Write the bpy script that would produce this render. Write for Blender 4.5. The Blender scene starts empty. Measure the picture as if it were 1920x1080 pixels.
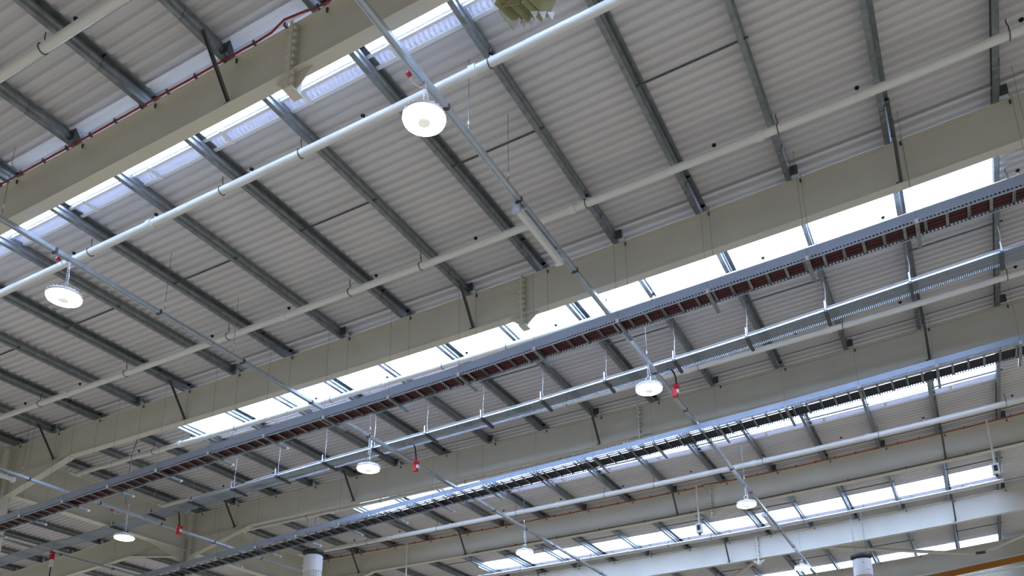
import bpy, bmesh, math, random
from mathutils import Vector, Matrix
random.seed(7)
SC = bpy.context.scene
COL = SC.collection

# ------------------------------------------------------------------ camera
cam_d = bpy.data.cameras.new('camera')
cam_d.sensor_width = 36.0
cam_d.lens = 30.717
cam_d.shift_y = 0.24288
cam_d.clip_end = 300
cam = bpy.data.objects.new('camera', cam_d)
COL.objects.link(cam)
cr = Vector((0.88145873, 0.47215948, -0.00979484))
cu = Vector((0.15170615, -0.26345223, 0.95266897))
cf = Vector((-0.44723121, 0.84122431, 0.30385176))
m = Matrix((cr, cu, -cf)).transposed().to_4x4()
m.translation = Vector((0, 0, 1.6))
cam.matrix_world = m
SC.camera = cam

# ------------------------------------------------------------------ world: daylight above the roof, pale hall interior below
W = bpy.data.worlds.new('world'); SC.world = W; W.use_nodes = True
nt = W.node_tree; nt.nodes.clear()
wo = nt.nodes.new('ShaderNodeOutputWorld'); bg = nt.nodes.new('ShaderNodeBackground')
tc = nt.nodes.new('ShaderNodeTexCoord'); sp = nt.nodes.new('ShaderNodeSeparateXYZ')
cr_ = nt.nodes.new('ShaderNodeValToRGB')
el = cr_.color_ramp.elements
el[0].position = 0.0; el[0].color = (0.45, 0.44, 0.415, 1)
el[1].position = 0.50; el[1].color = (0.27, 0.267, 0.26, 1)
e = el.new(0.60); e.color = (0.27, 0.27, 0.27, 1)
e = el.new(0.68); e.color = (9.0, 11.6, 18.5, 1)
e = el.new(1.0); e.color = (10.0, 12.6, 19.0, 1)
mp = nt.nodes.new('ShaderNodeMath'); mp.operation = 'MULTIPLY_ADD'; mp.inputs[1].default_value = .5; mp.inputs[2].default_value = .5
nt.links.new(tc.outputs['Generated'], sp.inputs[0]); nt.links.new(sp.outputs['Z'], mp.inputs[0])
nt.links.new(mp.outputs[0], cr_.inputs[0]); nt.links.new(cr_.outputs[0], bg.inputs[0]); nt.links.new(bg.outputs[0], wo.inputs[0])
bg.inputs[1].default_value = 1.0
SC.view_settings.view_transform = 'Standard'; SC.view_settings.look = 'None'
SC.view_settings.exposure = 0.0; SC.view_settings.gamma = 1.0
SC.view_settings.use_curve_mapping = False

# ------------------------------------------------------------------ materials
def mat(name, col, rough=.6, metal=0., noise=0., nscale=3., emit=0., bump=0.):
    M = bpy.data.materials.new(name); M.use_nodes = True
    n = M.node_tree; b = n.nodes['Principled BSDF']
    b.inputs['Base Color'].default_value = (*col, 1); b.inputs['Roughness'].default_value = rough
    b.inputs['Metallic'].default_value = metal
    if emit:
        b.inputs['Emission Color'].default_value = (*col, 1); b.inputs['Emission Strength'].default_value = emit
    if noise or bump:
        t = n.nodes.new('ShaderNodeTexCoord'); z = n.nodes.new('ShaderNodeTexNoise')
        z.inputs['Scale'].default_value = nscale; z.inputs['Detail'].default_value = 5
        n.links.new(t.outputs['Object'], z.inputs['Vector'])
        if noise:
            r = n.nodes.new('ShaderNodeMapRange'); r.inputs[1].default_value = .3; r.inputs[2].default_value = .7
            r.inputs[3].default_value = 1 - noise; r.inputs[4].default_value = 1 + noise
            v = n.nodes.new('ShaderNodeVectorMath'); v.operation = 'SCALE'; v.inputs[0].default_value = col
            n.links.new(z.outputs[0], r.inputs[0]); n.links.new(r.outputs[0], v.inputs['Scale'])
            n.links.new(v.outputs[0], b.inputs['Base Color'])
        if bump:
            q = n.nodes.new('ShaderNodeBump'); q.inputs['Strength'].default_value = bump; q.inputs['Distance'].default_value = .01
            n.links.new(z.outputs[0], q.inputs['Height']); n.links.new(q.outputs[0], b.inputs['Normal'])
    return M

M_sheet = mat('white_coated_sheet', (.66, .65, .665), .55, noise=.03, nscale=1.2)
M_steel = mat('cream_painted_steel', (.64, .622, .53), .5, noise=.04, nscale=1.5)
M_zinc = mat('galvanised_zinc', (.25, .275, .285), .42, .7, noise=.2, nscale=9)
M_zincn = mat('new_galvanised_zinc', (.50, .56, .62), .35, .6, noise=.1, nscale=9)
M_zdark = mat('dark_steel', (.10, .105, .11), .5, .5, noise=.2, nscale=12)
M_pipe = mat('white_painted_pipe', (.74, .74, .70), .3, noise=.03)
M_black = mat('black_plastic', (.012, .012, .013), .5)
M_rcab = mat('dark_red_cable', (.06, .004, .007), .5, noise=.5, nscale=14)
M_red = mat('red_cable', (.30, .022, .02), .45, noise=.35, nscale=30)
M_redp = mat('red_plastic', (.55, .02, .03), .4)
M_orange = mat('orange_brown_cable', (.36, .085, .03), .5, noise=.25, nscale=20)
M_dcable = mat('dark_blue_cable', (.012, .018, .035), .45, noise=.3, nscale=30)
M_white = mat('white_plastic', (.80, .80, .82), .4)
M_wire = mat('bright_wire', (.75, .77, .8), .3, .5)
M_crane = mat('orange_crane_paint', (.42, .16, .015), .5)
M_fit = mat('olive_plates', (.36, .36, .20), .5, noise=.12, nscale=6)
M_lens = mat('lamp_lens', (1.0, .985, .93), .3, emit=22)
M_sens = mat('lamp_centre', (.8, .8, .74), .4, emit=.55)
M_batt = mat('clear_diffuser', (.72, .73, .74), .18)
M_fan = mat('fan_grille', (.02, .02, .025), .5)

def pane_mat():
    M = bpy.data.materials.new('translucent_rooflight'); M.use_nodes = True
    n = M.node_tree; n.nodes.clear()
    o = n.nodes.new('ShaderNodeOutputMaterial'); t = n.nodes.new('ShaderNodeBsdfTranslucent'); d = n.nodes.new('ShaderNodeBsdfDiffuse')
    x = n.nodes.new('ShaderNodeMixShader'); x.inputs[0].default_value = .2
    t.inputs[0].default_value = (.93, .96, .98, 1); d.inputs[0].default_value = (.85, .88, .9, 1)
    n.links.new(t.outputs[0], x.inputs[1]); n.links.new(d.outputs[0], x.inputs[2]); n.links.new(x.outputs[0], o.inputs[0])
    return M
M_pane = pane_mat()
def milk_mat():   # ribbed side sheet of the rooflight: lets less light through
    M = bpy.data.materials.new('ribbed_translucent_sheet'); M.use_nodes = True
    n = M.node_tree; n.nodes.clear()
    o = n.nodes.new('ShaderNodeOutputMaterial'); t = n.nodes.new('ShaderNodeBsdfTranslucent'); d = n.nodes.new('ShaderNodeBsdfDiffuse')
    x = n.nodes.new('ShaderNodeMixShader'); x.inputs[0].default_value = .8
    c = n.nodes.new('ShaderNodeTexCoord'); w = n.nodes.new('ShaderNodeTexWave'); w.bands_direction = 'X'; w.inputs['Scale'].default_value = 4.0
    r = n.nodes.new('ShaderNodeMapRange'); r.inputs[3].default_value = .99; r.inputs[4].default_value = .965
    n.links.new(c.outputs['Object'], w.inputs['Vector']); n.links.new(w.outputs['Fac'], r.inputs[0]); n.links.new(r.outputs[0], x.inputs[0])
    t.inputs[0].default_value = (.8, .84, .95, 1); d.inputs[0].default_value = (.8, .8, .88, 1)
    n.links.new(t.outputs[0], x.inputs[1]); n.links.new(d.outputs[0], x.inputs[2]); n.links.new(x.outputs[0], o.inputs[0])
    return M
M_milk = milk_mat()
def perf_mat(name, col, pitch, rows, hole=.5, metal=.6, v0=0., v1=1.):
    """punched metal: round holes by UV (u = metres along, v = 0..1 across)"""
    M = bpy.data.materials.new(name); M.use_nodes = True
    n = M.node_tree; b = n.nodes['Principled BSDF']; o = n.nodes['Material Output']
    b.inputs['Base Color'].default_value = (*col, 1); b.inputs['Roughness'].default_value = .4; b.inputs['Metallic'].default_value = metal
    u = n.nodes.new('ShaderNodeUVMap'); s = n.nodes.new('ShaderNodeSeparateXYZ'); n.links.new(u.outputs[0], s.inputs[0])
    def M_(op, a, bb):
        k = n.nodes.new('ShaderNodeMath'); k.operation = op
        for i, v in enumerate((a, bb)):
            if v is None: continue
            if isinstance(v, (int, float)): k.inputs[i].default_value = v
            else: n.links.new(v, k.inputs[i])
        return k.outputs[0]
    fu = M_('FRACT', M_('DIVIDE', s.outputs[0], pitch), None)
    hu = M_('LESS_THAN', M_('ABSOLUTE', M_('SUBTRACT', fu, .5), None), hole / 2)
    vv = M_('DIVIDE', M_('SUBTRACT', s.outputs[1], v0), v1 - v0)
    fv = M_('FRACT', M_('MULTIPLY', vv, rows), None)
    hv = M_('LESS_THAN', M_('ABSOLUTE', M_('SUBTRACT', fv, .5), None), .3)
    inn = M_('MULTIPLY', M_('GREATER_THAN', vv, 0.), M_('LESS_THAN', vv, 1.))
    h = M_('MULTIPLY', M_('MULTIPLY', hu, hv), inn)
    tr = n.nodes.new('ShaderNodeBsdfTransparent'); x = n.nodes.new('ShaderNodeMixShader')
    n.links.new(h, x.inputs[0]); n.links.new(b.outputs[0], x.inputs[1]); n.links.new(tr.outputs[0], x.inputs[2]); n.links.new(x.outputs[0], o.inputs[0])
    return M
M_rail = perf_mat('punched_ladder_rail', (.42, .49, .60), .05, 1, .55, .55, .04, .30)
M_tray = perf_mat('punched_tray_floor', (.20, .25, .31), .035, 9, .36, .6)

# ------------------------------------------------------------------ roof line (x along the rafters, z of the purlin underside)
RX = [(-60, 8.2), (-45, 9.25), (-35, 9.88), (-29.2, 10.26), (-25.3, 10.53), (-21.5, 10.82), (-19.5, 10.84), (-17.97, 10.85), (-16.45, 10.86), (-14.94, 10.87),
      (-13.42, 10.89), (-11.92, 10.91), (-10.41, 10.93), (-8.91, 10.96), (-7.41, 10.99), (-5.92, 11.03), (-4.42, 11.08), (-2.94, 11.14), (-1.45, 11.21), (.03, 11.29),
      (1.51, 11.39), (2.98, 11.5), (4.45, 11.62), (5.92, 11.76), (12, 12.3)]
def lerp(tab, x):
    if x <= tab[0][0]: return tab[0][1]
    for (a, za), (b, zb) in zip(tab, tab[1:]):
        if x <= b: return za + (zb - za) * (x - a) / (b - a)
    return tab[-1][1]
def zr(x): return lerp(RX, x)
def sta(x0, x1):
    xs = [x for x, _ in RX if x0 < x < x1]
    return sorted([x0, x1] + xs)
PX = [4.45, 2.98, 1.51, .03, -1.45, -2.94, -4.42, -5.92, -7.41, -8.91, -10.41, -11.92, -13.42, -14.94, -16.45, -17.97, -19.5, -21.03,
      -22.56, -24.1, -25.62, -27.14, -28.66, -30.18, -31.7, -33.2]          # purlin number = index - 1
RY = [6.206, 12.346, 18.433, 24.576, 30.547, 36.78]                          # rafters, nearest first

# ------------------------------------------------------------------ mesh helpers
class MB:
    def __init__(s): s.v = []; s.f = []; s.uv = {}
    def quad(s, a, b, c, d, uv=None):
        n = len(s.v); s.v += [tuple(a), tuple(b), tuple(c), tuple(d)]
        if uv: s.uv[len(s.f)] = uv
        s.f.append((n, n + 1, n + 2, n + 3))
    def box(s, x0, x1, y0, y1, z0, z1):
        n = len(s.v)
        s.v += [(x, y, z) for x in (x0, x1) for y in (y0, y1) for z in (z0, z1)]
        s.f += [tuple(n + i for i in q) for q in ((0, 1, 3, 2), (4, 6, 7, 5), (0, 4, 5, 1), (2, 3, 7, 6), (0, 2, 6, 4), (1, 5, 7, 3))]
    def loft(s, secs, close=True, caps=True):
        """secs: list of rings (same number of points)"""
        n0 = len(s.v); k = len(secs[0])
        for r in secs: s.v += [tuple(p) for p in r]
        for i in range(len(secs) - 1):
            for j in range(k if close else k - 1):
                a = n0 + i * k + j; b = n0 + i * k + (j + 1) % k
                s.f.append((a, b, b + k, a + k))
        if caps and close:
            s.f.append(tuple(n0 + j for j in range(k - 1, -1, -1))); e = n0 + (len(secs) - 1) * k
            s.f.append(tuple(e + j for j in range(k)))
    def beam(s, a, b, w, h, up=(0, 0, 1)):
        a = Vector(a); b = Vector(b); d = (b - a).normalized(); u = Vector(up)
        r = d.cross(u)
        if r.length < 1e-4: r = d.cross(Vector((1, 0, 0)))
        r.normalize(); u = r.cross(d).normalized()
        o = [(-w / 2, -h / 2), (w / 2, -h / 2), (w / 2, h / 2), (-w / 2, h / 2)]
        s.loft([[p + r * i + u * j for i, j in o] for p in (a, b)])
    def tube(s, pts, r, n=10, caps=True):
        pts = [Vector(p) for p in pts]; secs = []
        rr = r if isinstance(r, (list, tuple)) else [r] * len(pts)
        ref = None
        for i, p in enumerate(pts):
            d = (pts[min(i + 1, len(pts) - 1)] - pts[max(i - 1, 0)])
            if d.length < 1e-6: d = Vector((0, 0, 1))
            d.normalize()
            if ref is None: ref = Vector((0, 0, 1)) if abs(d.z) < .9 else Vector((1, 0, 0))
            a = d.cross(ref).normalized(); b = a.cross(d).normalized(); ref = b if abs(d.dot(b)) < .1 else ref
            secs.append([p + (a * math.cos(t) + b * math.sin(t)) * rr[i] for t in [2 * math.pi * j / n for j in range(n)]])
        s.loft(secs, caps=caps)
    def lathe(s, c, prof, n=32, axis=None):
        """prof: (radius, z offset) pairs about a vertical axis"""
        c = Vector(c)
        s.loft([[c + Vector((r * math.cos(t), r * math.sin(t), z)) for t in [2 * math.pi * j / n for j in range(n)]] for r, z in prof])
    def build(s, name, M, parent=None, smooth=False, base=None):
        me = bpy.data.meshes.new(name)
        off = Vector(base or (0, 0, 0)); p_ = parent
        while p_ is not None: off = off + Vector(p_.location); p_ = p_.parent
        me.from_pydata([tuple(Vector(p) - off) for p in s.v], [], s.f)
        if s.uv:
            L = me.uv_layers.new(name='UVMap')
            for fi, uvs in s.uv.items():
                for li, c in zip(me.polygons[fi].loop_indices, uvs): L.data[li].uv = c
        me.validate(); me.update()
        if not s.uv:
            bm = bmesh.new(); bm.from_mesh(me); bmesh.ops.recalc_face_normals(bm, faces=bm.faces); bm.to_mesh(me); bm.free()
        if smooth:
            for p in me.polygons: p.use_smooth = True
            try: me.set_sharp_from_angle(angle=math.radians(40))
            except Exception: pass
        me.materials.append(M)
        o = bpy.data.objects.new(name, me); COL.objects.link(o)
        if parent is not None:
            o.parent = parent
        else: o.location = off
        return o
ORD = ['zeroth', 'first', 'second', 'third', 'fourth', 'fifth', 'sixth', 'seventh', 'eighth', 'ninth', 'tenth', 'eleventh', 'twelfth', 'thirteenth',
       'fourteenth', 'fifteenth', 'sixteenth', 'seventeenth', 'eighteenth', 'nineteenth', 'twentieth']
def tag(o, label=None, cat=None, group=None, kind=None):
    if label: o['label'] = label
    if cat: o['category'] = cat
    if group: o['group'] = group
    if kind: o['kind'] = kind
    return o
def thing(name, loc, label, cat, group=None):
    o = bpy.data.objects.new(name, None); o.location = loc; o.empty_display_size = .1; COL.objects.link(o)
    return tag(o, label, cat, group)
def at(parent, o, rel=(0, 0, 0)): o.location = rel; return o
def dup(root, loc):
    r = root.copy(); COL.objects.link(r); r.location = loc
    for ch in list(root.children):
        c = ch.copy(); COL.objects.link(c); c.parent = r
        for g in list(ch.children):
            d = g.copy(); COL.objects.link(d); d.parent = c
    return r

# ------------------------------------------------------------------ roof deck and rooflights
PITCH = .17
SKY = [(6.44, 7.14, 7.42), (13.2, 14.55, 14.93), (20.75, 21.98, 22.34), (28.68, 29.62, 30.24), (36.66, 38.0, 38.3)]
SX0, SX1 = -16.8, 1.47
def prof(y):
    t = (y / PITCH) % 1.0
    if t < .40: return 0.
    if t < .52: return (t - .40) / .12 * .046
    if t < .88: return .046
    return (1 - t) / .12 * .046
def ylist(y0, y1):
    ys = {y0, y1}
    k = math.floor(y0 / PITCH) - 1
    while k * PITCH < y1 + PITCH:
        for t in (0, .40, .52, .88):
            y = (k + t) * PITCH
            if y0 + .004 < y < y1 - .004: ys.add(y)
        k += 1
    return sorted(ys)
def deck(mb, x0, x1, y0, y1, dz=.217, off=(0, 0, 0)):
    xs = sta(x0, x1); ys = ylist(y0, y1)
    n = len(mb.v)
    for x in xs:
        z = zr(x) + dz
        for y in ys: mb.v.append((x, y, z + prof(y)))
    k = len(ys)
    for i in range(len(xs) - 1):
        for j in range(k - 1):
            a = n + i * k + j; mb.f.append((a, a + 1, a + k + 1, a + k))
c = MB(); yy = -4.
for (a, b, d) in SKY:
    deck(c, -48, 11, yy, a); deck(c, -48, SX0, a, d); deck(c, SX1, 11, a, d); yy = d
deck(c, -48, 11, yy, 38.75)
tag(c.build('ceiling', M_sheet), kind='structure')
for i, (a, b, d) in enumerate(SKY):
    p = MB(); deck(p, SX0, SX1, a, b)
    w = tag(p.build('window_%d' % (i + 1), M_pane), kind='structure')
    q = MB(); deck(q, SX0, SX1, b, d); q.build('ribbed_side_sheet', M_milk, w)
    q = MB()                                       # bright flashing lips along the far edge, with small connectors
    xs = sta(SX0, SX1)
    for yy_, ww in ((b + .04, .045), (d - .03, .05)):
        q.loft([[(x, yy_ - ww / 2, zr(x) + .17), (x, yy_ + ww / 2, zr(x) + .17), (x, yy_ + ww / 2, zr(x) + .2), (x, yy_ - ww / 2, zr(x) + .2)] for x in xs])
    x = SX0 + .75
    while x < SX1:
        q.box(x - .03, x + .03, b, d, zr(x) + .16, zr(x) + .18); x += 1.5
    q.build('edge_flashing', M_white, w)
    q = MB()
    for x in (SX0, SX1): q.box(x - .04, x + .04, a, d, zr(x) + .09, zr(x) + .21)
    q.build('end_frame', M_zincn, w)
# white strips added beside each rafter, standing in for the lit sheet valley
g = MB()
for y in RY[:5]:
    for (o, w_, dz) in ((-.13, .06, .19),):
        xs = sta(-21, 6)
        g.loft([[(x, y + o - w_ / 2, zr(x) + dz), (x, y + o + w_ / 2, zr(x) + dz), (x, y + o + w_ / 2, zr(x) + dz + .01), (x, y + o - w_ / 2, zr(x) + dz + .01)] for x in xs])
tag(g.build('painted_lit_valley_1', M_white), kind='structure')
# gable wall behind the last rafter
g = MB(); g.box(-48, 11, 38.6, 38.75, 0, 12.6)
tag(g.build('wall_back', mat('olive_cream_cladding', (.34, .33, .25), .6, noise=.04)), kind='structure')

# ------------------------------------------------------------------ rafters
DEPS = [.73, .76, .78, .78, .78, .78]
DEP = .78
RN = ['nearest', 'second nearest', 'third nearest', 'fourth nearest', 'fifth nearest', 'farthest']
RL = ['nearest cream steel rafter with red cable along its top edge, upper left',
      'second cream steel rafter from the camera, running behind the red cable ladder',
      'third cream steel rafter from the camera, with the dark cable ladder in front of it',
      'fourth cream steel rafter from the camera, with orange brown cable along its top edge',
      'fifth cream steel rafter from the camera, tinted blue by daylight, lower right',
      'farthest cream steel rafter, standing just before the gable wall']
def rafter(i):
    DEP = DEPS[i]
    y = RY[i] + .07
    r = thing('rafter', (0, y, 0), RL[i], 'roof beam', 'cream steel rafters')
    xs = sta(-33 if 0 < i < 5 else -21.3, 8)
    def strip(y0, y1, t0, t1, name):
        b = MB(); b.loft([[(x, y0, zr(x) - t0), (x, y1, zr(x) - t0), (x, y1, zr(x) - t1), (x, y0, zr(x) - t1)] for x in xs])
        return b.build(name, M_steel, r)
    strip(y - .009, y + .009, .016, DEP - .016, 'web')
    strip(y - .09, y + .09, .0, .018, 'top_flange')
    strip(y - .09, y + .09, DEP - .018, DEP, 'bottom_flange')
    # splice plate with bolts
    x = -6.3; z = zr(x)
    b = MB(); b.box(x - .022, x + .022, y - .12, y + .12, z - 1.0, z + .03)
    b.loft([[(x - .3, y + s_ * .008, z - DEP), (x + .3, y + s_ * .008, z - DEP), (x + .04, y + s_ * .008, z - .98), (x - .04, y + s_ * .008, z - .98)] for s_ in (-1, 1)])
    b.box(x - .07, x + .07, y - .11, y + .11, z - 1.012, z - .995)
    b.build('splice_plate', M_steel, r)
    for s_ in (1, -1):
        for k in range(8):
            zz = z - .07 - .112 * k - (.03 if k > 5 else 0)
            q = MB(); q.tube([(x + s_ * .022, y - .08, zz), (x + s_ * .06, y - .08, zz)], .030, 6); q.build('splice_bolt', M_steel, r)
    # holding bolts under each purlin
    for n, px in enumerate(PX[1:18]):
        q = MB(); q.tube([(px + .14, y - .065, zr(px) - .018), (px + .14, y - .065, zr(px) - .075)], .017, 6); q.build('holding_bolt', M_zdark, r)
    # haunches at the column line
    for s_ in ((1, -1) if 0 < i < 5 else (1,)):
        x0, x1 = -21.4 + s_ * .17, -21.4 + s_ * 2.6
        za, zb, zc = zr(x0) - DEP, zr(x1) - DEP, 9.47 if s_ > 0 else 9.5
        b = MB(); b.loft([[(x0, y + t, za), (x1, y + t, zb), (x0, y + t, zc)] for t in (-.008, .008)]); b.build('haunch_web', M_steel, r)
        b = MB(); b.beam((x0, y, zc - .01), (x1, y, zb - .005), .18, .02); b.build('haunch_flange', M_steel, r)
    if i > 0:
        b = MB(); b.box(-21.245, -21.205, y - .13, y + .13, 9.4, zr(-21.2)); b.build('end_plate', M_steel, r)
        for k in range(9):
            q = MB(); zz = 10.7 - k * .14; q.tube([(-21.205, y - .09, zz), (-21.17, y - .09, zz)], .024, 6); q.build('end_bolt', M_steel, r)
    return r
for i in range(6): rafter(i)

# columns and the deep beams that tie them together
for i in range(1, 6):
    y = RY[i] + .05
    t = thing('column', (-21.4, y, 0), 'cream steel column carrying the %s rafter at the left' % RN[i], 'column', 'cream steel columns')
    for nm, a in (('web', (-21.4 - .14, -21.4 + .14, y - .006, y + .006)), ('flange', (-21.4 + .14, -21.4 + .158, y - .13, y + .13)), ('flange', (-21.4 - .158, -21.4 - .14, y - .13, y + .13))):
        b = MB(); b.box(*a, 0, 10.03); b.build(nm, M_steel, t)
    y0, y1 = RY[i - 1] + .20, y - .15
    if i == 1: y0 = RY[0] - 3
    t = thing('tie_beam', (-21.4, (y0 + y1) / 2, 10.2), 'deep cream beam joining the columns of the %s and %s rafters' % (RN[i - 1], RN[i]), 'beam', 'deep cream tie beams')
    for nm, a in (('web', (-21.408, -21.392, 9.62, 10.77)), ('top_flange', (-21.52, -21.28, 10.765, 10.785)), ('bottom_flange', (-21.53, -21.27, 9.6, 9.62))):
        b = MB(); b.box(a[0], a[1], y0, y1, a[2], a[3]); b.build(nm, M_steel, t)
    b = MB()                                        # knee plate under the beam
    b.loft([[(-21.4 + s_, y1, 9.6), (-21.4 + s_, y1 - 1.5, 9.6), (-21.4 + s_, y1, 9.25)] for s_ in (-.006, .006)])
    b.build('knee_plate', M_steel, t)

# ------------------------------------------------------------------ purlins, one per bay
BAY = ['before the nearest rafter', 'between rafters one and two', 'between rafters two and three',
       'between rafters three and four', 'between rafters four and five', 'between the last rafters']
YB = [-3.5] + [y + .05 for y in RY[:5]] + [38.4]
HP = .205
def zsec(st, x, z, h=HP, f=.075, t=.006):
    """folded purlin section: bottom flange to the left, top flange towards st; a kinked web"""
    path = [(-f, .022), (-f, 0), (0, 0), (0, h * .3), (.022, h * .42), (.022, h * .62), (0, h * .74), (0, h - .004), (st * f, h - .004), (st * f, h - .024)]
    out = [(x + a, z + b) for a, b in path]
    back = [(x + a - (0 if i in (0, 1) else t) + (2 * t if i in (0, 1) else 0) - (0 if not (i > 7 and st < 0) else -2 * t), z + b + (t if i in (1, 2) else -t if i in (7, 8) else 0)) for i, (a, b) in enumerate(path)]
    return out + back[::-1]
def purlin(n, bay, x):
    s = -1 if n % 2 else 1
    y0, y1 = YB[bay] + .01, YB[bay + 1] - .01; z = zr(x) + .003
    if n >= 1 and n <= 16: lab = 'galvanised steel purlin %s, %s from the right' % (BAY[bay], ORD[n])
    elif n < 1: lab = 'galvanised steel purlin %s, beyond the right picture edge' % BAY[bay]
    else: lab = 'galvanised steel purlin %s, %s left of the column line' % (BAY[bay], ORD[n - 16])
    t = thing('purlin', (x, y0, z), lab, 'purlin', 'galvanised roof purlins')
    def run(a, b, grow=0):
        r0 = zsec(s, x + grow * 2, z - grow * 1.8, h=HP - grow * .5, f=.075 + grow); q = MB()
        q.loft([[(px, yy_, pz) for px, pz in r0] for yy_ in (a, b)]); return q
    run(y0, y1).build('section', M_zinc, t)
    if bay and n <= 16: run(y0 + .0, y0 + .75, .004).build('lap_sleeve', M_zinc, t)
    if bay < 5 and n <= 17: run(y1 - .8, y1, .004).build('lap_sleeve', M_zinc, t)
    if bay < 5 and n % 2:
        q = MB(); q.box(x + .005, x + .13, y1 - .17, y1 - .16, z + .0, z + .17); q.build('cleat', M_zdark, t)
        q = MB(); q.loft([[(x + .01, y1 - .16 + o, z + .17), (x + .13, y1 - .16 + o, z + .17), (x + .13, y1 - .02 + o, z), (x + .01, y1 - .02 + o, z)] for o in (0, .008)])
        q.build('cleat', M_zincn, t)
    return t
VIS = {0: range(3, 15), 1: range(0, 17), 2: range(0, 17), 3: range(0, 17), 4: range(0, 17), 5: range(0, 13)}
for bay, rng in VIS.items():
    for n in rng: purlin(n, bay, PX[n + 1])
for bay in (2, 3, 4):
    for n in range(17, 24): purlin(n, bay, PX[n + 1])

# sag bars at mid bay, in every second gap
for bay in range(1, 6):
    ym = (YB[bay] + YB[bay + 1]) / 2
    for n in (2, 4, 6, 8, 10, 12, 14):
        if bay == 5 and n > 8: continue
        a, b = PX[n + 1], PX[n]
        q = MB(); q.tube([(a - .06, ym, zr(a) + .035), (b + .06, ym, zr(b) + .035)], .016, 8)
        o = q.build('sag_bar', M_zdark, None, True)
        tag(o, 'thin dark sag bar %s, joining %s and %s purlins from right' % (BAY[bay], ORD[n - 1], ORD[n]), 'tie bar', 'sag bars between purlins')

# fly braces from purlin down to the rafter foot
for i in range(5):
    for n in ((7,) if i == 0 else (2, 7, 12, 15)):
        x = PX[n + 1]; y = RY[i] + .05
        a = Vector((x + .05, y - .55, zr(x) + .03)); b = Vector((x + .04, y - .02, zr(x) - DEPS[i] + .06))
        q = MB(); q.beam(a, b, .05, .006, (1, 0, 0)); q.beam(a + Vector((.022, 0, 0)), b + Vector((.022, 0, 0)), .006, .05, (1, 0, 0))
        q.box(b.x - .05, b.x + .03, b.y - .03, b.y + .01, b.z - .04, b.z)
        o = q.build('fly_brace', M_zdark)
        tag(o, 'dark diagonal brace from %s purlin from the right to the %s rafter' % (ORD[n], RN[i]), 'brace', 'fly braces on the rafters')

# ------------------------------------------------------------------ sprinkler pipes
HX = [4.3, 1.6, -1.36, -4.36, -7.5, -9.05, -12.05, -15.0, -17.85]
SPX = [3.83, 1.76, -.26, -2.28, -4.34, -6.39, -8.46, -10.5, -12.5, -14.5, -16.5, -18.4]
def sprinkler_pipe(y, x0, x1, r, label, below=.25, heads=True, ring=(-.2,)):
    t = thing('sprinkler_pipe', (0, y, 0), label, 'pipe', 'white sprinkler pipes')
    xs = sta(x0, x1); zc = lambda x: zr(x) - below
    q = MB(); q.tube([(x, y, zc(x)) for x in xs], r, 16); q.build('pipe', M_pipe, t, True)
    for x in HX:
        if not (x0 + .2 < x < x1): continue
        q = MB()
        q.tube([(x, y + math.cos(a) * (r + .008), zc(x) + math.sin(a) * (r + .008)) for a in [math.pi * 2 * k / 16 for k in range(17)]], .007, 6)
        q.tube([(x, y, zc(x) + r), (x + .012, y, zc(x) + r + .05), (x - .01, y, zc(x) + below - .03), (x, y, zr(x) + .01)], .008, 6)
        q.build('hanger', M_zdark, t)
    if heads:
        for x in SPX:
            if not (x0 + .3 < x < x1): continue
            q = MB(); q.tube([(x, y, zc(x) + r * .8), (x, y, zc(x) + r + .035)], .017, 8); h = q.build('head_fitting', M_pipe, t)
            q = MB(); q.tube([(x, y, zc(x) + r + .03), (x, y, zc(x) + r + .07)], .012, 8)
            q.lathe((x, y, zc(x) + r + .07), [(.004, -.004), (.03, 0), (.034, .022), (.012, .034)], 10)
            q.build('sprinkler_head', M_black, t)
    k = 0
    for x in (x1 - .9, -1.62, -4.6, -10.6, -16.9):
        if x0 + .3 < x < x1 and x < 1.5:
            q = MB(); q.tube([(x - .05, y, zc(x - .05)), (x + .05, y, zc(x + .05))], r + .018, 16); q.build('coupling', M_pipe, t, True)
    # tee at the left end
    q = MB(); q.tube([(x0, y - .16, zc(x0)), (x0, y + .16, zc(x0))], .035, 10); q.build('end_tee', M_pipe, t, True)
    return t
sprinkler_pipe(4.77, -13, 6, .062, 'white sprinkler pipe at the top left, in front of the nearest rafter')
sprinkler_pipe(7.72, -20.8, 6, .062, 'bright white sprinkler pipe just beyond the nearest rafter, behind the large lamp')
sprinkler_pipe(10.82, -20.8, 6, .064, 'white sprinkler pipe crossing the picture in front of the second rafter')
sprinkler_pipe(13.97, -20.9, 6, .064, 'white sprinkler pipe crossing below the large rooflight, behind the second rafter')
sprinkler_pipe(16.9, -20.9, 6, .064, 'white sprinkler pipe just behind the perforated tray')
sprinkler_pipe(19.88, -20.6, 6, .055, 'white sprinkler pipe just beyond the foot of the third rafter')
sprinkler_pipe(22.97, -20.8, 6, .075, 'thick white sprinkler pipe in front of the fourth rafter')
sprinkler_pipe(28.9, -20.8, 1.55, .06, 'bright white pipe below the rooflight in front of the fifth rafter', heads=False)

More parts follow.
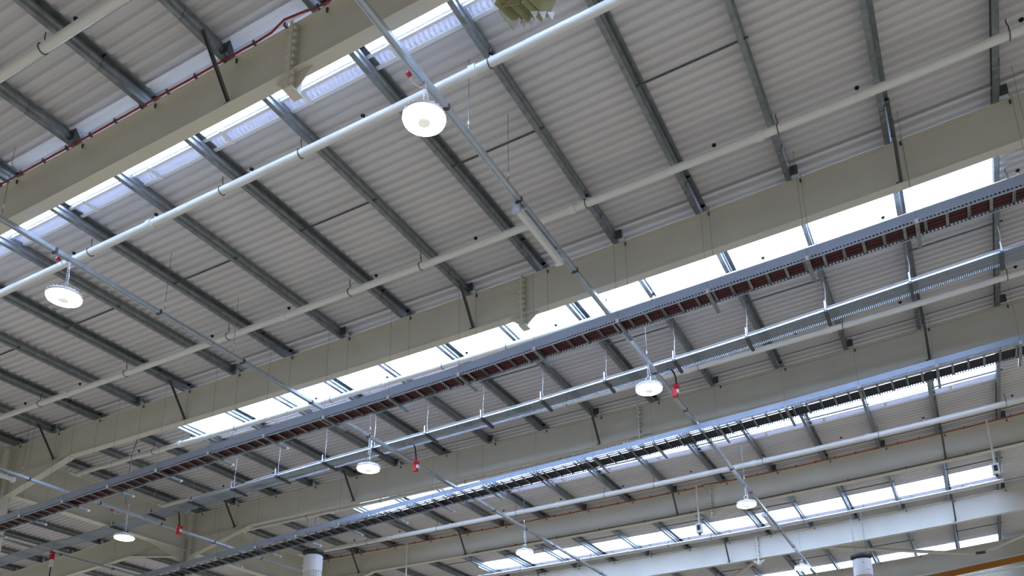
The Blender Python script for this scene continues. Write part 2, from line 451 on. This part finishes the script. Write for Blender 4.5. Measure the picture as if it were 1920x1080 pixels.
# ------------------------------------------------------------------ cable ladders (hung on trapezes from the purlins)
T1Z = [(-26, 8.05), (-20.15, 8.39), (-17.28, 8.55), (-13.48, 8.75), (-9.13, 8.90), (-7.28, 8.98), (-4.51, 9.15), (-3.19, 9.22), (-1.4, 9.31), (.06, 9.4), (1.51, 9.49), (4, 9.66)]
T3Z = [(-30, 8.3), (-20.6, 8.86), (-13.67, 9.3), (-9.45, 9.53), (-6.1, 9.68), (-3.16, 9.84), (.13, 10.06), (1.73, 10.17), (4, 10.33)]
T2Z = [(-30, 9.1), (-26.17, 9.32), (-24.07, 9.45), (-22.64, 9.45), (-21.4, 9.52), (-19.86, 9.63), (-17.17, 9.78), (-15.61, 9.86), (-12.58, 9.98), (-10.2, 10.05), (-8.18, 10.12),
       (-6.14, 10.24), (-4.29, 10.34), (-2.99, 10.43), (-1.53, 10.56), (.06, 10.70), (1.58, 10.83), (4, 11.03)]
def densify(tab, x0, x1, step=.5):
    n = int((x1 - x0) / step) + 1
    return [x0 + (x1 - x0) * i / n for i in range(n + 1)]
def wall_strip(mb, tab, xs, y, z0, z1):
    for a, b in zip(xs, xs[1:]):
        za, zb = lerp(tab, a), lerp(tab, b)
        mb.quad((a, y, za + z0), (b, y, zb + z0), (b, y, zb + z1), (a, y, za + z1), [(a, 0), (b, 0), (b, 1), (a, 1)])
def floor_strip(mb, tab, xs, y0, y1, dz, turn=False):
    for a, b in zip(xs, xs[1:]):
        za, zb = lerp(tab, a) + dz, lerp(tab, b) + dz
        mb.quad((a, y0, za), (b, y0, zb), (b, y1, zb), (a, y1, za), [(a, 0), (b, 0), (b, 1), (a, 1)])
def ladder(tab, x0, x1, y0, y1, rh, label, cables, nr, bracket_over=.3):
    t = thing('cable_ladder', ((x0 + x1) / 2, (y0 + y1) / 2, lerp(tab, (x0 + x1) / 2)), label, 'cable ladder', 'cable ladders')
    xs = densify(tab, x0, x1)
    for yy_, s_ in ((y0, 1), (y1, -1)):
        q = MB(); wall_strip(q, tab, xs, yy_, 0, rh)
        floor_strip(q, tab, xs, min(yy_, yy_ + s_ * .03), max(yy_, yy_ + s_ * .03), rh)
        floor_strip(q, tab, xs, min(yy_, yy_ + s_ * .022), max(yy_, yy_ + s_ * .022), 0)
        for k in list(q.uv):
            if k >= (len(xs) - 1): q.uv[k] = [(u, 0) for u, v in q.uv[k]]
        q.build('side_rail', M_rail, t)
    for k in range(nr):
        x = x0 + .12 + (x1 - x0 - .2) * k / (nr - 1); z = lerp(tab, x)
        q = MB()
        if k % 2: q.box(x - .02, x + .02, y0 + .01, y1 - .01, z + .014, z + .03)
        else:
            for o in (-.019, .012): q.box(x + o, x + o + .008, y0 + .01, y1 - .01, z + .014, z + .04)
            q.box(x - .019, x + .02, y0 + .01, y1 - .01, z + .034, z + .04)
        q.build('rung', M_zinc, t)
    return t
def cable_run(parent, tab, x0, x1, y, r, M, dz=.055, wob=.012, name='cable'):
    q = MB(); n = int((x1 - x0) / .6)
    q.tube([(x0 + (x1 - x0) * i / n, y + random.uniform(-wob, wob), lerp(tab, x0 + (x1 - x0) * i / n) + dz + random.uniform(-.3, .3) * wob) for i in range(n + 1)], r, 8)
    return q.build(name, M, parent, True)
def trapeze(tab, x, y0, y1, desc, over=.22, rods=True, white=False):
    z = lerp(tab, x)
    t = thing('trapeze_hanger', (x, y0, z), desc, 'hanger', 'trapeze hangers')
    q = MB(); q.box(x - .028, x + .028, y0 - .06, y1 + over, z - .045, z - .003); q.build('channel', M_zinc, t)
    q = MB(); q.box(x - .024, x + .024, y0 - .078, y0 - .06, z - .045, z + .02); q.build('end_cap', M_white, t)
    if white:
        q = MB(); q.box(x - .03, x + .03, y1 + over, y1 + over + .05, z - .045, z - .003); q.build('end_cap', M_white, t)
    for yy_ in (y0 - .045, y1 + over - .05):
        q = MB(); q.tube([(x, yy_, z - .07), (x, yy_, zr(x) + .01)], .003, 5); q.build('threaded_rod', M_zinc, t)
    return t
L1 = ladder(T1Z, -24, 3.4, 11.75, 12.12, .2, 'long cable ladder full of dark red cables, in front of the second rafter', None, 100)
for k, yy_ in enumerate([11.80 + .027 * i for i in range(12)]): 
    c_ = cable_run(L1, T1Z, -24, 3.4, yy_, .0155, M_rcab, .058 + .006 * (k % 3), .004)
L3 = ladder(T3Z, -25, 3.4, 17.8, 18.44, .17, 'long cable ladder with black cables on its far half, in front of the third rafter', None, 100)
for k in range(10): cable_run(L3, T3Z, -25, 3.4, 18.12 + .031 * k, .018, M_dcable, .06 + .006 * (k % 3), .004)
cable_run(L3, T3Z, -25, 3.4, 18.02, .022, M_pipe, .062, .006)
cable_run(L3, T3Z, -25, 3.4, 17.9, .012, M_zinc, .055, .02)
for n in range(0, 20):
    x = PX[n + 1] + (.0 if n < 17 else .1)
    pos = ('%s from the right' % ORD[n]) if n > 0 else 'beyond the right picture edge'
    trapeze(T1Z, x + .16, 11.75, 12.12, 'trapeze hanger under the red cable ladder, %s' % pos, white=n > 9)
for n in range(0, 19):
    x = PX[n + 1]
    pos = ('%s from the right' % ORD[n]) if n > 0 else 'beyond the right picture edge'
    trapeze(T3Z, x + .16, 17.8, 18.44, 'trapeze hanger under the dark cable ladder, %s' % pos, over=.32, white=n > 9)
# perforated cable tray
xs = densify(T2Z, -30, 3.4)
t = thing('cable_tray', (-10, 15.45, 10), 'perforated galvanised cable tray with a bright top edge, between the two cable ladders', 'cable tray')
q = MB(); floor_strip(q, T2Z, xs, 15.45, 15.9, 0); q.build('tray_floor', M_tray, t)
q = MB()
for yy_ in (15.45, 15.9):
    q.loft([[(x, yy_ - .003, lerp(T2Z, x)), (x, yy_ + .003, lerp(T2Z, x)), (x, yy_ + .003, lerp(T2Z, x) + .055), (x, yy_ - .003, lerp(T2Z, x) + .055)] for x in xs])
q.build('tray_side', M_zincn, t)
q = MB(); q.tube([(x, 15.44, lerp(T2Z, x) + .055) for x in xs if x > -16.2], .014, 6); q.build('tray_lip', M_wire, t)
for n in range(1, 17):
    x = PX[n + 1] - .05; z = lerp(T2Z, x)
    h = thing('tray_bracket', (x, 15.45, z), 'bracket and bright rod carrying the perforated tray, %s from the right' % ORD[n], 'bracket', 'cable tray brackets')
    q = MB(); q.box(x - .03, x + .03, 15.40, 15.98, z - .05, z - .004); q.build('arm', M_zdark, h)
    q = MB(); q.box(x - .012, x + .012, 15.41, 15.43, z - .05, z + .19); q.build('upright', M_wire, h)
    q = MB(); q.loft([[(x + o, 15.43, z + .18), (x + o, 15.60, z + .0), (x + o, 15.43, z)] for o in (0, .006)]); q.build('gusset', M_zinc, h)
    q = MB(); q.tube([(x + .02, 15.5, z), (x + .01, 15.5, (z * 2 + zr(x)) / 3), (x + .03, 15.5, (z + zr(x) * 2) / 3), (x + .02, 15.5, zr(x) + .02)], .009 if n in (1, 2, 3, 4, 5, 10) else .004, 6)
    q.build('rod', M_wire, h)

# ------------------------------------------------------------------ lighting trunking, lamps, battens
def trunk(x, z, y0, y1, label, wires):
    t = thing('lighting_trunking', (x, (y0 + y1) / 2, z), label, 'trunking', 'lighting trunking runs')
    q = MB(); q.loft([[(x - .042, y, z - .03), (x - .046, y, z + .03), (x + .046, y, z + .03), (x + .042, y, z - .03), (x + .02, y, z - .032), (x + .018, y, z - .02), (x - .018, y, z - .02), (x - .02, y, z - .032)] for y in (y0, y1)])
    q.build('channel', M_zincn, t)
    y = y0 + .9
    while y < y1:
        q = MB(); q.box(x - .052, x + .052, y - .02, y + .02, z - .04, z + .035); q.build('clip', M_zdark, t); y += 1.95
    for y in wires:
        q = MB(); q.tube([(x, y, z), (x, y, zr(x) + .2)], .0045, 5); q.build('suspension_wire', M_zinc, t)
        q = MB(); q.tube([(x, y, z + .18), (x, y, z + .24)], .013, 6); q.tube([(x, y, z + .03), (x, y, z + .08)], .013, 6); q.build('wire_grip', M_white, t)
    return t
trunk(-4.78, 10.0, 4.5, 37.3, 'straight lighting trunking run right of centre, passing the largest lamp', [7.9, 9.0, 12.6, 14.69, 18.5, 22.35, 26.2, 30.21])
trunk(-11.41, 9.85, 3.9, 33.5, 'straight lighting trunking run in the left half, from the left edge to the bottom centre', [5.9, 8.8, 10.4, 14.61, 18.4, 22.26, 26.0])
trunk(-19.38, 9.4, 7, 27.3, 'lighting trunking run at the lower left, crossing in front of the column haunches', [8.4, 11.6, 14.62, 17.6, 21.5])
trunk(-25.2, 9.65, 10, 26, 'lighting trunking run in the bottom left corner, beyond the column line', [13, 17, 21])

lamp0 = None
def lamp(x, y, z, top, label):
    global lamp0
    if lamp0 is None:
        t = thing('high_bay_lamp', (x, y, z), label, 'lamp', 'round high bay lamps')
        q = MB(); q.lathe((x, y, z), [(.165, .012), (.235, .012), (.262, .03), (.262, .06), (.24, .085), (.15, .095)], 40); q.build('housing', M_white, t, True)
        for k in range(24):
            a = 2 * math.pi * k / 24
            f = MB(); f.beam((x + .13 * math.cos(a), y + .13 * math.sin(a), z + .1), (x + .255 * math.cos(a), y + .255 * math.sin(a), z + .075), .005, .045); f.build('cooling_fin', M_white, t)
        q = MB(); q.lathe((x, y, z), [(.001, -.022), (.075, -.022), (.10, -.012), (.20, -.014), (.248, .004), (.25, .016), (.001, .016)], 40); ln = q.build('lens', M_lens, t, True)
        q = MB(); q.lathe((x, y, z), [(.001, -.032), (.06, -.032), (.078, -.024), (.078, -.01), (.001, -.01)], 24); q.build('centre_cap', M_sens, ln, True)
        q = MB(); q.lathe((x, y, z), [(.001, .08), (.09, .08), (.085, .16), (.05, .175), (.001, .175)], 24); q.build('driver_box', M_white, t, True)
        q = MB(); q.tube([(x + .05 * math.cos(a), y, z + .235 + .06 * math.sin(a)) for a in [2 * math.pi * k / 14 for k in range(15)]], .007, 6); q.build('hanging_hook', M_wire, t)
        q = MB(); zz = z + .29
        while zz < top - .02:
            q.tube([(x + .01 * math.cos(a), y + .012 * math.cos(a), zz + .022 * math.sin(a)) for a in [2 * math.pi * k / 8 for k in range(9)]], .0035, 5); zz += .034
        q.build('chain', M_wire, t)
        q = MB(); q.tube([(x + .01, y, z + .17), (x + .05, y, z + .3), (x + .015, y - .02, top)], .006, 6); q.build('flex', M_white, t)
        lamp0 = t; return t
    t = dup(lamp0, (x, y, z)); t['label'] = label
    for c_ in t.children:
        if c_.name.split('.')[0] in ('chain', 'flex'): c_.scale = (1, 1, (top - z) / .56)
    return t
lamp(-4.78, 6.89, 9.41, 9.97, 'largest bright round lamp, upper centre')
lamp(-4.78, 14.69, 9.39, 9.97, 'bright round lamp right of centre, just left of a red socket')
lamp(-4.78, 22.35, 9.41, 9.97, 'bright round lamp lower right, in front of the fourth rafter')
lamp(-4.78, 30.15, 9.55, 9.97, 'bright round lamp at the bottom edge right, just below the blue rafter')
lamp(-11.41, 7.01, 9.15, 9.82, 'bright round lamp at the left edge, below the left trunking run')
lamp(-11.41, 14.61, 9.04, 9.82, 'bright round lamp at lower centre left, in front of the third rafter')
lamp(-11.41, 22.26, 9.04, 9.82, 'bright round lamp at the bottom centre, above the lowest rooflight strip')
lamp(-19.4, 14.62, 8.68, 9.38, 'bright round lamp at the lower left, in front of the deep tie beam')

def batten(x, y0, y1, z, label):
    t = thing('batten_light', (x, (y0 + y1) / 2, z), label, 'batten light', 'unlit batten lights')
    q = MB(); q.loft([[(x + .055 * a, y, z + .05 * b) for a, b in ((-1, .2), (-1, .9), (-.6, 1), (.6, 1), (1, .9), (1, .2))] for y in (y0, y1)]); q.build('housing', M_white, t)
    q = MB(); q.loft([[(x + .053 * math.cos(a), y, z + .01 + .055 * math.sin(a)) for a in [math.pi + math.pi * k / 8 for k in range(9)]] for y in (y0 + .03, y1 - .03)]); q.build('diffuser', M_batt, t, True)
    for y in (y0, y1):
        q = MB(); q.box(x - .062, x + .062, y - .03, y + .03, z - .05, z + .055); q.build('end_cap', M_zincn if y == y0 else M_white, t)
    for y in (y0 + .1, y1 - .2):
        q = MB(); q.box(x - .05, x + .1, y - .015, y + .015, z + .045, z + .1); q.build('clamp', M_zincn, t)
batten(-4.83, 9.33, 10.75, 9.87, 'unlit batten light under the trunking just right of centre')
batten(-4.83, 24.75, 26.15, 9.87, 'unlit batten light under the trunking at the lower right, across the rooflight strip')
batten(-19.43, 9.99, 11.45, 9.27, 'unlit batten light under the trunking at the left edge')

# small red tap-off plugs with a white lead
for (x, y, z, l) in ((-4.86, 6.66, 9.96, 'small red plug on the trunking beside the largest lamp'), (-11.49, 6.87, 9.81, 'small red plug on the trunking above the left edge lamp'),
                     (-19.47, 14.2, 9.36, 'small red plug on the trunking above the lower left lamp')):
    t = thing('tap_off_plug', (x, y, z), l, 'plug', 'red tap-off plugs')
    q = MB(); q.tube([(x, y - .03, z), (x, y + .03, z - .01)], .028, 10); q.build('plug_body', M_redp, t, True)
    q = MB(); q.tube([(x, y + .03, z - .01), (x, y + .1, z - .06), (x + .04, y + .2, z - .06), (x + .07, y + .24, z)], .006, 6); q.build('lead', M_white, t)
# red power sockets hanging on black cables
for (x, y, z, top, l) in ((-4.63, 15.95, 9.9, 10.3, 'red power socket on a black cable, right of the centre right lamp'),
                          (-11.05, 15.95, 9.53, 10.02, 'red power socket on a black cable, right of the lower centre lamp'),
                          (-18.9, 15.95, 9.21, 9.68, 'red power socket on a black cable in front of the column, lower left'),
                          (-27.1, 16.0, 8.75, 9.3, 'red power socket on a black cable at the very bottom left corner'),
                          (-24.9, 16.3, 9.45, None, 'red power socket with white plug and drooping cable at the bottom left')):
    t = thing('power_socket', (x, y, z), l, 'socket', 'red power sockets')
    q = MB(); q.box(x - .06, x + .04, y - .05, y + .05, z - .13, z + .05); q.loft([[(x - .06 + o, y - .05, z + .05), (x + .0 + o, y - .05, z + .12), (x + .05 + o, y + .03, z + .12), (x + .04 + o, y + .05, z + .05)] for o in (0, .03)])
    q.build('housing', M_redp, t)
    q = MB(); q.tube([(x + .02, y - .04, z + .07), (x + .06, y - .08, z + .1)], .05, 12); q.build('cap', M_redp, t, True)
    if top:
        q = MB(); q.box(x + .03, x + .075, y - .04, y + .03, z - .06, z + .02); q.build('connector', M_white, t)
        q = MB(); q.tube([(x + .05, y - .06, z + .1), (x + .05, y - .08, z + .25), (x + .03, y - .09, top - .05), (x, y - .12, top + .03), (x - .1, y - .2, top + .05)], .018, 8); q.build('cable', M_black, t, True)
    else:
        q = MB(); q.box(x - .04, x + .07, y - .05, y + .04, z - .36, z - .13); q.build('connector', M_white, t)
        q = MB(); q.tube([(x + .02, y, z - .36), (x, y, z - .55), (x + .05, y, z - .9), (x + .1, y, z - 1.4)], .018, 8); q.build('cable', M_black, t, True)
# dark cable looping down from the roof by the left haunch
q = MB(); q.tube([(-16.5, 13.15, 10.875), (-16.9, 13.15, 10.86), (-17.2, 13.12, 10.75), (-17.38, 13.1, 10.5), (-17.42, 13.05, 10.1), (-17.38, 13.0, 9.5), (-17.36, 13.0, 8.78)], .011, 8)
tag(q.build('loose_cable', M_zdark, None, True), 'thin dark cable looping down from the roof beside the left haunch of the second rafter', 'cable')

# ------------------------------------------------------------------ cables clipped along rafters
def rafter_cable(y, x0, x1, dz, r, M, label, clip, step, bump=None):
    t = thing('edge_cable', (0, y, 0), label, 'cable', 'cables along the rafters')
    xs = densify(None, x0, x1, .25)
    pts = []
    for x in xs:
        b = math.exp(-((x + 6.3) / .22) ** 2) if bump else 0
        pts.append((x, y - b * .06, zr(x) + dz + b * .03 + random.uniform(-.004, .004)))
    q = MB(); q.tube(pts, r, 8); q.build('cable', M, t, True)
    x = x0 + .2
    while x < x1:
        q = MB(); q.box(x - .014, x + .014, y - r - .008, y + .028, zr(x) + dz - r - .006, zr(x) + dz + r + .02); q.build('clip', clip, t); x += step
rafter_cable(6.206 - .05, -17, 4, .0, .014, M_red, 'red cable clipped along the top edge of the nearest rafter', M_zdark, .52, True)
rafter_cable(24.576 - .05, -21, 4, .0, .02, M_orange, 'orange brown cable clipped along the top edge of the fourth rafter', M_orange, .55, True)
rafter_cable(24.576 - .05, -14.6, 4, -DEP + .03, .016, M_zdark, 'dark conduit clipped along the foot of the fourth rafter', M_zdark, 1.5)

# detector poles on the fourth rafter
for x, z1, l in ((-6.64, 9.66, 'pale pole with a small box hanging from the fourth rafter near its splice'), (1.18, 9.98, 'pale pole with a small box hanging from the fourth rafter at the right'),
                 (-17.15, 9.4, 'pale pole hanging from the fourth rafter at the bottom, left of centre')):
    t = thing('detector_pole', (x, 24.33, z1), l, 'pole', 'detector poles')
    q = MB(); q.tube([(x, 24.33, zr(x) - .03), (x, 24.33, z1 + .1)], .028, 10); q.build('pole', M_pipe, t, True)
    q = MB(); q.box(x - .085, x + .085, 24.24, 24.40, z1 - .16, z1 + .12); q.build('box', M_white, t)
    q = MB(); q.box(x - .045, x + .045, 24.225, 24.24, z1 - .09, z1 + .06); q.build('screen', M_black, t)
    q = MB(); q.tube([(x, 24.32, z1 - .16), (x, 24.32, z1 - .23)], .035, 10); q.build('sensor', M_zdark, t)

# ------------------------------------------------------------------ white cylindrical air units
def unit(x, y, z, r, h, label, tilt=0):
    t = thing('air_circulation_unit', (x, y, z), label, 'ventilation unit', 'cylindrical air units')
    q = MB(); q.lathe((x, y, z), [(r * .9, 0), (r, -.03), (r * 1.0, -h), (r * .93, -h - .015), (r * .93, -h)], 40); q.build('body', M_white, t, True)
    q = MB(); q.lathe((x, y, z), [(.02, .0), (r * .92, .0), (r * 1.14, .07), (r * 1.1, .14), (r * .7, .2), (.02, .2)], 32); q.build('intake', M_fan, t, True)
    for k in range(20):
        a = 2 * math.pi * k / 20
        q = MB(); q.box(x + r * .8 * math.cos(a) - .035, x + r * .8 * math.cos(a) + .035, y + r * .8 * math.sin(a) - .035, y + r * .8 * math.sin(a) + .035, z - h - .75, z - h + .01)
        q.build('outlet_vane', M_pipe, t)
    q = MB(); q.lathe((x, y, z - h), [(r * .55, 0), (r * .55, -.8)], 24); q.build('core', M_white, t, True)
    for k in range(4):
        a = 2 * math.pi * (k + .5) / 4
        q = MB(); q.tube([(x + r * .8 * math.cos(a), y + r * .8 * math.sin(a), z + .1), (x + r * .8 * math.cos(a), y + r * .8 * math.sin(a), zr(x) + .2)], .005, 5); q.build('suspension_wire', M_zinc, t)
    return t
unit(-18.13, 20.6, 9.54, .305, .52, 'white cylindrical air unit with dark top at the bottom edge, left of centre')
u = unit(-2.85, 30.0, 9.55, .30, .56, 'white cylindrical air unit with dark top and small printed marks, bottom right')
q = MB()
for k in range(4): q.box(-2.72 + k * .035, -2.70 + k * .035, 29.705, 29.715, 9.12, 9.14)
q.build('printed_mark', M_redp, u)
q = MB(); q.tube([(-2.78, 29.69, 9.38), (-2.78, 29.72, 9.38)], .014, 8); q.build('screw', M_black, u)

# ------------------------------------------------------------------ louvred hanging fitting near the camera (top edge)
fx, fy, fz = -3.27, 6.62, 10.10
t = thing('louvred_fitting', (fx, fy, fz), 'olive hanging fitting of overlapping slanted plates at the top edge, right of the large lamp', 'hanging fitting')
def plate(c, u, v, w, h, M=M_fit, th=.006, name='plate'):
    u = Vector(u).normalized(); v = Vector(v).normalized(); n = u.cross(v).normalized() * th
    f0 = Vector((fx, fy, fz)); c = f0 + (Vector(c) - f0) * .82; w *= .82; h *= .82
    q = MB(); q.loft([[c + u * a * w / 2 + v * b * h / 2 + n * s_ for a, b in ((-1, -1), (1, -1), (1, 1), (-1, 1))] for s_ in (-.5, .5)])
    return q.build(name, M, t)
for k in range(6):
    plate((fx - .2 + .08 * k, fy - .10 + .035 * k, fz + .02 + .05 * (k % 2)), (.25, .97, .0), (.55, -.1, .85), .42, .30)
for k in range(5):
    plate((fx + .12, fy - .16 + .08 * k, fz + .03 + .04 * k), (.96, .25, -.1), (.05, .6, .8), .36, .2)
plate((fx - .16, fy - .18, fz - .06), (.93, .05, -.3), (.05, .12, 1), .30, .13)
plate((fx - .30, fy - .02, fz + .07), (.1, .99, 0), (.02, 0, 1), .34, .42)
for k in range(6):
    a = -.2 + .08 * k
    q = MB(); q.loft([[(fx + a + .0, fy + .0 + .05 * (k % 3), fz - .12), (fx + a + .07, fy + .05 + .05 * (k % 3), fz - .1), (fx + a + .05, fy + .02 + .05 * (k % 3), fz - .24)], [(fx + a, fy + .006 + .05 * (k % 3), fz - .12), (fx + a + .07, fy + .056 + .05 * (k % 3), fz - .1), (fx + a + .05, fy + .026 + .05 * (k % 3), fz - .24)]])
    q.build('pointed_fin', M_batt, t)
q = MB(); q.tube([(fx, fy, fz + .1), (fx, fy, zr(fx) + .2)], .006, 6); q.build('suspension_wire', M_zinc, t)

# ------------------------------------------------------------------ roof bracing tubes in the last bay
def tubebrace(a, b, label):
    q = MB(); a = Vector(a); b = Vector(b); d = (b - a).normalized()
    q.tube([a, a + d * .12, a + d * .3, b - d * .3, b - d * .12, b], [.02, .03, .065, .065, .03, .02], 14)
    tag(q.build('bracing_tube', M_steel, None, True), label, 'brace', 'round bracing tubes')
tubebrace((-5.6, 30.85, 10.72), (.55, 35.75, 10.72), 'cream round bracing tube at the bottom right, running down to the plate joint')
tubebrace((.95, 35.5, 10.72), (5.2, 30.85, 10.95), 'cream round bracing tube rising to the right picture edge')
tubebrace((-5.7, 30.95, 10.7), (-9.8, 36.4, 10.6), 'cream round bracing tube going down left, behind the blue rafter splice')
q = MB(); q.box(.58, .9, 35.6, 35.62, 10.66, 10.76)
tag(q.build('joint_plate', M_zdark), 'small dark joint plate between two bracing tubes, bottom right', 'plate')
# crane girder and rails in front of the gable
t = thing('crane_girder', (0, 36.05, 10), 'orange crane girder in the bottom right corner', 'crane girder')
q = MB(); q.beam((-5, 36.05, 9.66), (6, 36.05, 10.82), .12, .20); q.build('girder', M_crane, t)
q = MB(); q.beam((-5, 36.02, 9.80), (6, 36.02, 10.96), .16, .03); q.build('top_rail', M_white, t)
q = MB(); q.beam((-6, 37.3, 9.95), (8, 37.3, 10.75), .1, .08)
tag(q.build('wall_conduit', M_pipe), 'pale conduit on the gable wall below the orange girder', 'conduit')
